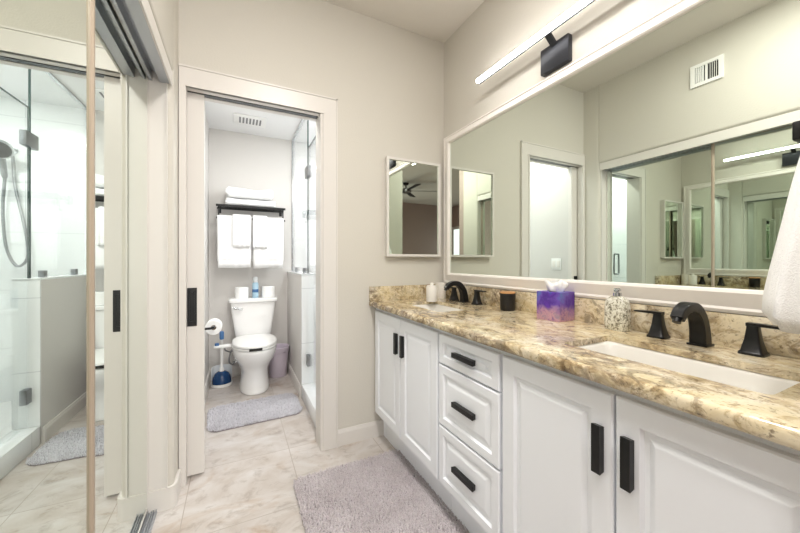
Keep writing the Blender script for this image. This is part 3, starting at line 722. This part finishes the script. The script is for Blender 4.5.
def drape(name, label, x0, x1, yb, g, th, ztop, zf, zb, grp, flare=0, seed=0):
    """towel over the bar: g = half gap around the bar"""
    o = thing(name, label, 'towel', ((x0+x1)/2, yb, zf), grp)
    def prof(s, n=10):
        out = []
        for k in range(n+1): out.append((yb-g, zf+(ztop-g-zf)*k/n))
        for k in range(1, 8):
            a = math.pi-math.pi*k/8; out.append((yb+g*math.cos(a), ztop-g+g*math.sin(a)))
        for k in range(n+1): out.append((yb+g, ztop-g+(zb-ztop+g)*k/n))
        return out
    bm = BM(); rings = []; NX = 24
    for k in range(NX+1):
        s = k/NX; P = prof(s); N = len(P); outer = []; inner = []
        for i, (y, z) in enumerate(P):
            a = P[max(i-1, 0)]; b = P[min(i+1, N-1)]; d = Vector((b[0]-a[0], b[1]-a[1])).normalized(); nr = Vector((-d.y, d.x))
            dn = max(0, (ztop-z)/(ztop-zf)); x = x0+(x1-x0)*s + flare*(1 if y < yb else 0)*dn*(s-.5)*2
            w = (.004*math.sin(9*s+seed)+.003*math.sin(17*s+seed*2))*dn
            ww = -abs(w) if y < yb else abs(w)*.4
            e = 1-.55*max(0, 1-min(s, 1-s)*NX/1.0) if min(s, 1-s) < 1/NX else 1
            outer.append((x, y+nr.x*th/2*e+ww, z+nr.y*th/2*e+(.003*math.sin(7*s+seed) if i == 0 else 0)))
            inner.append((x, y-nr.x*th/2*e+ww, z-nr.y*th/2*e+(.003*math.sin(7*s+seed) if i == 0 else 0)))
        rings.append(outer+inner[::-1])
    loft(bm, rings); obj('cloth', bm, 'towel', o, 180)
    bm = BM()
    yy = yb-g-th/2
    for dz in (.085, .10):
        box(bm, x0+.008, x1-.008, yy-.0055, yy+.002, zf+dz*(.5+.5*(ztop-zf)/.53), zf+dz*(.5+.5*(ztop-zf)/.53)+.004)
    obj('woven_border', bm, 'towel', o)
    return o
drape('hanging_bath_towel', 'left large white bath towel hanging on the rack behind a smaller one', -.158, .136, 3.471, .016, .011, 1.573, 1.085, 1.15, 'bath towels on the bar', -.010, 1)
drape('hanging_bath_towel', 'right large white bath towel hanging on the rack behind a smaller one', .143, .428, 3.471, .016, .011, 1.573, 1.082, 1.15, 'bath towels on the bar', -.008, 4)
drape('hanging_hand_towel', 'left small white hand towel draped over the left bath towel', -.030, .124, 3.471, .031, .010, 1.588, 1.280, 1.33, 'hand towels on the bar', .0, 2)
drape('hanging_hand_towel', 'right small white hand towel draped over the right bath towel', .1435, .272, 3.471, .031, .010, 1.588, 1.272, 1.33, 'hand towels on the bar', .0, 5)

# ------------------------------------------------------------------ shower
t = thing('shower_glass_panel', 'fixed clear glass panel standing on the half wall of the shower', 'glass panel', (.545, 3.25, 1.042))
boxobj('glass', (.540, .550, 2.836, TB-.006, 1.0425, TC-.008), 'glass', t)
boxobj('glass_edge', (.5395, .5505, 2.832, 2.836, 1.0425, TC-.008), 'glassedge', t)
boxobj('head_channel', (.534, .556, 2.836, TB-.001, TC-.014, TC-.0005), 'chrome', t)
boxobj('wall_channel', (.534, .556, TB-.012, TB-.001, 1.0425, TC-.014), 'chrome', t)
for y in (2.98, 3.42): boxobj('clip', (.530, .560, y-.022, y+.022, 1.0425, 1.088), 'nickel', t, .002)
t = thing('shower_door', 'hinged clear glass shower door with metal pull handle', 'shower door', (.545, 2.5, .13))
boxobj('glass', (.540, .550, 2.165, 2.822, .135, 2.10), 'glass', t)
bm = BM(); box(bm, .5395, .5505, 2.822, 2.826, .135, 2.10); box(bm, .5395, .5505, 2.161, 2.165, .135, 2.10); box(bm, .5395, .5505, 2.165, 2.822, 2.0985, 2.1015); obj('glass_edge', bm, 'glassedge', t)
for z in (.32, 1.90):
    boxobj('hinge', (.528, .562, 2.765, 2.895, z-.045, z+.045), 'nickel', t, .003)
bm = BM()
for sx in (-1, 1):
    x = .545+sx*.045
    tube(bm, [(.545+sx*.005, 2.28, 1.00), (x-sx*.012, 2.28, 1.00), (x-sx*.004, 2.28, 1.004), (x, 2.28, 1.016), (x, 2.28, 1.214), (x-sx*.004, 2.28, 1.226), (x-sx*.012, 2.28, 1.23), (.545+sx*.005, 2.28, 1.23)], .009, 14)
obj('pull_handle', bm, 'nickel', t, 60)
# shower head on back wall
hx, hz = 1.0, 2.03
t = thing('hand_shower', 'chrome hand shower head with looping hose on the white tiled wall', 'shower head', (hx, TB-.001, hz))
bm = BM(); cyl(bm, (hx, TB-.001, hz), (hx, TB-.014, hz), .032); tube(bm, spline([(hx, TB-.01, hz), (hx, TB-.08, hz+.01), (hx, TB-.13, hz-.02)], 6), .011); obj('arm', bm, 'chrome', t, 50)
bm = BM(); d = Vector((-.15, -.75, -.55)).normalized(); p = Vector((hx, TB-.15, hz-.03)); cyl(bm, p-d*.02, p+d*.015, .03, .075, 32); cyl(bm, p+d*.015, p+d*.03, .075, .072, 32); hd = obj('head', bm, 'chrome', t, 40)
bm = BM(); cyl(bm, p+d*.0295, p+d*.033, .064, .062, 32); obj('spray_face', bm, 'led_black', hd, 40)
bm = BM(); tube(bm, spline([tuple(p), (hx+.01, TB-.10, hz-.14), (hx+.015, TB-.07, hz-.24)], 6), [.019]*12+[.013]); obj('handle', bm, 'nickel', t, 60)
bm = BM(); tube(bm, spline([(hx+.015, TB-.07, hz-.24), (hx+.03, TB-.06, hz-.5), (hx+.01, TB-.06, hz-.78), (hx-.05, TB-.06, hz-.92), (hx-.11, TB-.06, hz-.84), (hx-.09, TB-.06, hz-.6), (hx-.03, TB-.04, hz-.3), (hx-.01, TB-.03, hz-.05)], 8), .010); obj('hose', bm, 'nickel', t, 60)

# toilet room ceiling fan grille, switch
t = thing('exhaust_vent', 'white exhaust fan grille on the toilet room ceiling', 'vent', (.115, 3.30, TC-.001))
boxobj('cover', (-.02, .25, 3.19, 3.41, TC-.012, TC-.0005), 'plastic', t, .004)
for i in range(7): boxobj('slot', (.025+i*.028, .040+i*.028, 3.235, 3.365, TC-.0135, TC-.012), 'slot', t)
t = thing('light_switch', 'white two-gang light switch plate on the toilet room wall seen in the mirror', 'switch', (-.234, 2.27, 1.06))
boxobj('plate', (-.2349, -.229, 2.212, 2.328, 1.060, 1.178), 'plastic', t, .002)
for y in (2.224, 2.276): boxobj('rocker', (-.229, -.226, y+.005, y+.039, 1.086, 1.152), 'ceramic', t, .001)

# ------------------------------------------------------------------ bedroom seen in the mirrors
fx, fy = -.42, -2.0
t = thing('ceiling_fan', 'dark bladed ceiling fan in the bedroom seen in the cabinet mirror', 'fan', (fx, fy, ZC))
bm = BM(); cyl(bm, (fx, fy, ZC-.001), (fx, fy, ZC-.04), .06, .05); cyl(bm, (fx, fy, ZC-.04), (fx, fy, 2.62), .013); obj('downrod', bm, 'fan', t, 40)
bm = BM(); lathe(bm, (fx, fy, 2.53), [(.05, 0), (.10, .02), (.105, .07), (.05, .10)], 32); obj('motor', bm, 'nickel', t, 40)
for k in range(5):
    a = R(12+72*k); ca, sa = math.cos(a), math.sin(a)
    bm = BM(); P = [(.09, -.03), (.16, -.055), (.60, -.07), (.64, -.04), (.64, .04), (.60, .07), (.16, .055), (.09, .03)]
    loft(bm, [[(fx+u*ca-v*sa, fy+u*sa+v*ca, z+v*.18) for u, v in P] for z in (2.575, 2.583)]); obj('blade', bm, 'fan', t)
bm = BM(); box(bm, -3.0, -2.97, -3.98, -3.90, 0, 2.14); box(bm, -3.0, -2.97, -3.10, -3.02, 0, 2.14); box(bm, -3.0, -2.97, -3.90, -3.10, 2.06, 2.14); box(bm, -3.0, -2.975, -3.90, -3.10, 0, .12)
box(bm, -3.0, -2.975, -3.53, -3.47, .12, 2.06)
d = struct('door_2', bm, 'trim')
boxobj('pane', (-2.998, -2.99, -3.9, -3.1, .12, 2.06), 'daylight', d)

# ------------------------------------------------------------------ lamps and added fill lights
def downlight(label, x, y, z, power, rgb, r=.075):
    t = thing('recessed_downlight', label, 'lamp', (x, y, z-.001), None)
    bm = BM(); lathe(bm, (x, y, z-.006), [(r, .0055), (r+.018, .0055), (r+.018, .002), (r+.004, 0), (r, .002), (r, .005)], 40); obj('trim_ring', bm, 'plastic', t, 40)
    bm = BM(); lathe(bm, (x, y, z-.003), [(r, 0), (r, .0015)], 32); obj('lens', bm, 'lens', t)
    area('lamp_glow', (x, y, z-.008), (0, 0, 0), r*2, r*2, power, rgb, 'DISK', t)
downlight('unseen fill downlight added to the ceiling past the bathroom entrance', .15, -.75, ZC, BATH_FILL*1.1, (255, 251, 246), .09)  # added for general fill, behind the camera
downlight('unseen fill downlight added to the ceiling right above the bathroom entrance', .30, -.02, ZC, BATH_FILL*1.2, (255, 251, 246), .11)  # second added fill light, out of view overhead
downlight('unseen fill downlight added to the bathroom ceiling beside the closet', .36, .64, ZC, BATH_FILL, (255, 251, 246), .11)  # added fill for the cabinet fronts, above the frame
downlight('round recessed downlight in the toilet room ceiling by the doorway', .13, 2.42, TC, TOILET_LIGHT, (255, 254, 252))
downlight('round recessed downlight in the shower ceiling', 1.0, 2.75, TC, SHOWER_LIGHT, (254, 254, 255))
# window and area light added behind the camera as frontal fill
bm = BM(); wx0, wx1, wz0, wz1 = -.2, 1.9, .5, 2.3; Y = -4.0
for b in ((wx0-.08, wx1+.08, wz1, wz1+.08), (wx0-.08, wx1+.08, wz0-.08, wz0), (wx0-.08, wx0, wz0, wz1), (wx1, wx1+.08, wz0, wz1), ((wx0+wx1)/2-.02, (wx0+wx1)/2+.02, wz0, wz1)):
    box(bm, b[0], b[1], Y, Y+.03, b[2], b[3])
w = struct('fill_window', bm, 'trim')
boxobj('pane', (wx0, wx1, Y+.002, Y+.012, wz0, wz1), 'daylight', w)
area('window_fill_light', ((wx0+wx1)/2, Y+.04, (wz0+wz1)/2), (R(90), 0, 0), wx1-wx0, wz1-wz0, BEDROOM_FILL, (255, 252, 249), 'RECTANGLE')
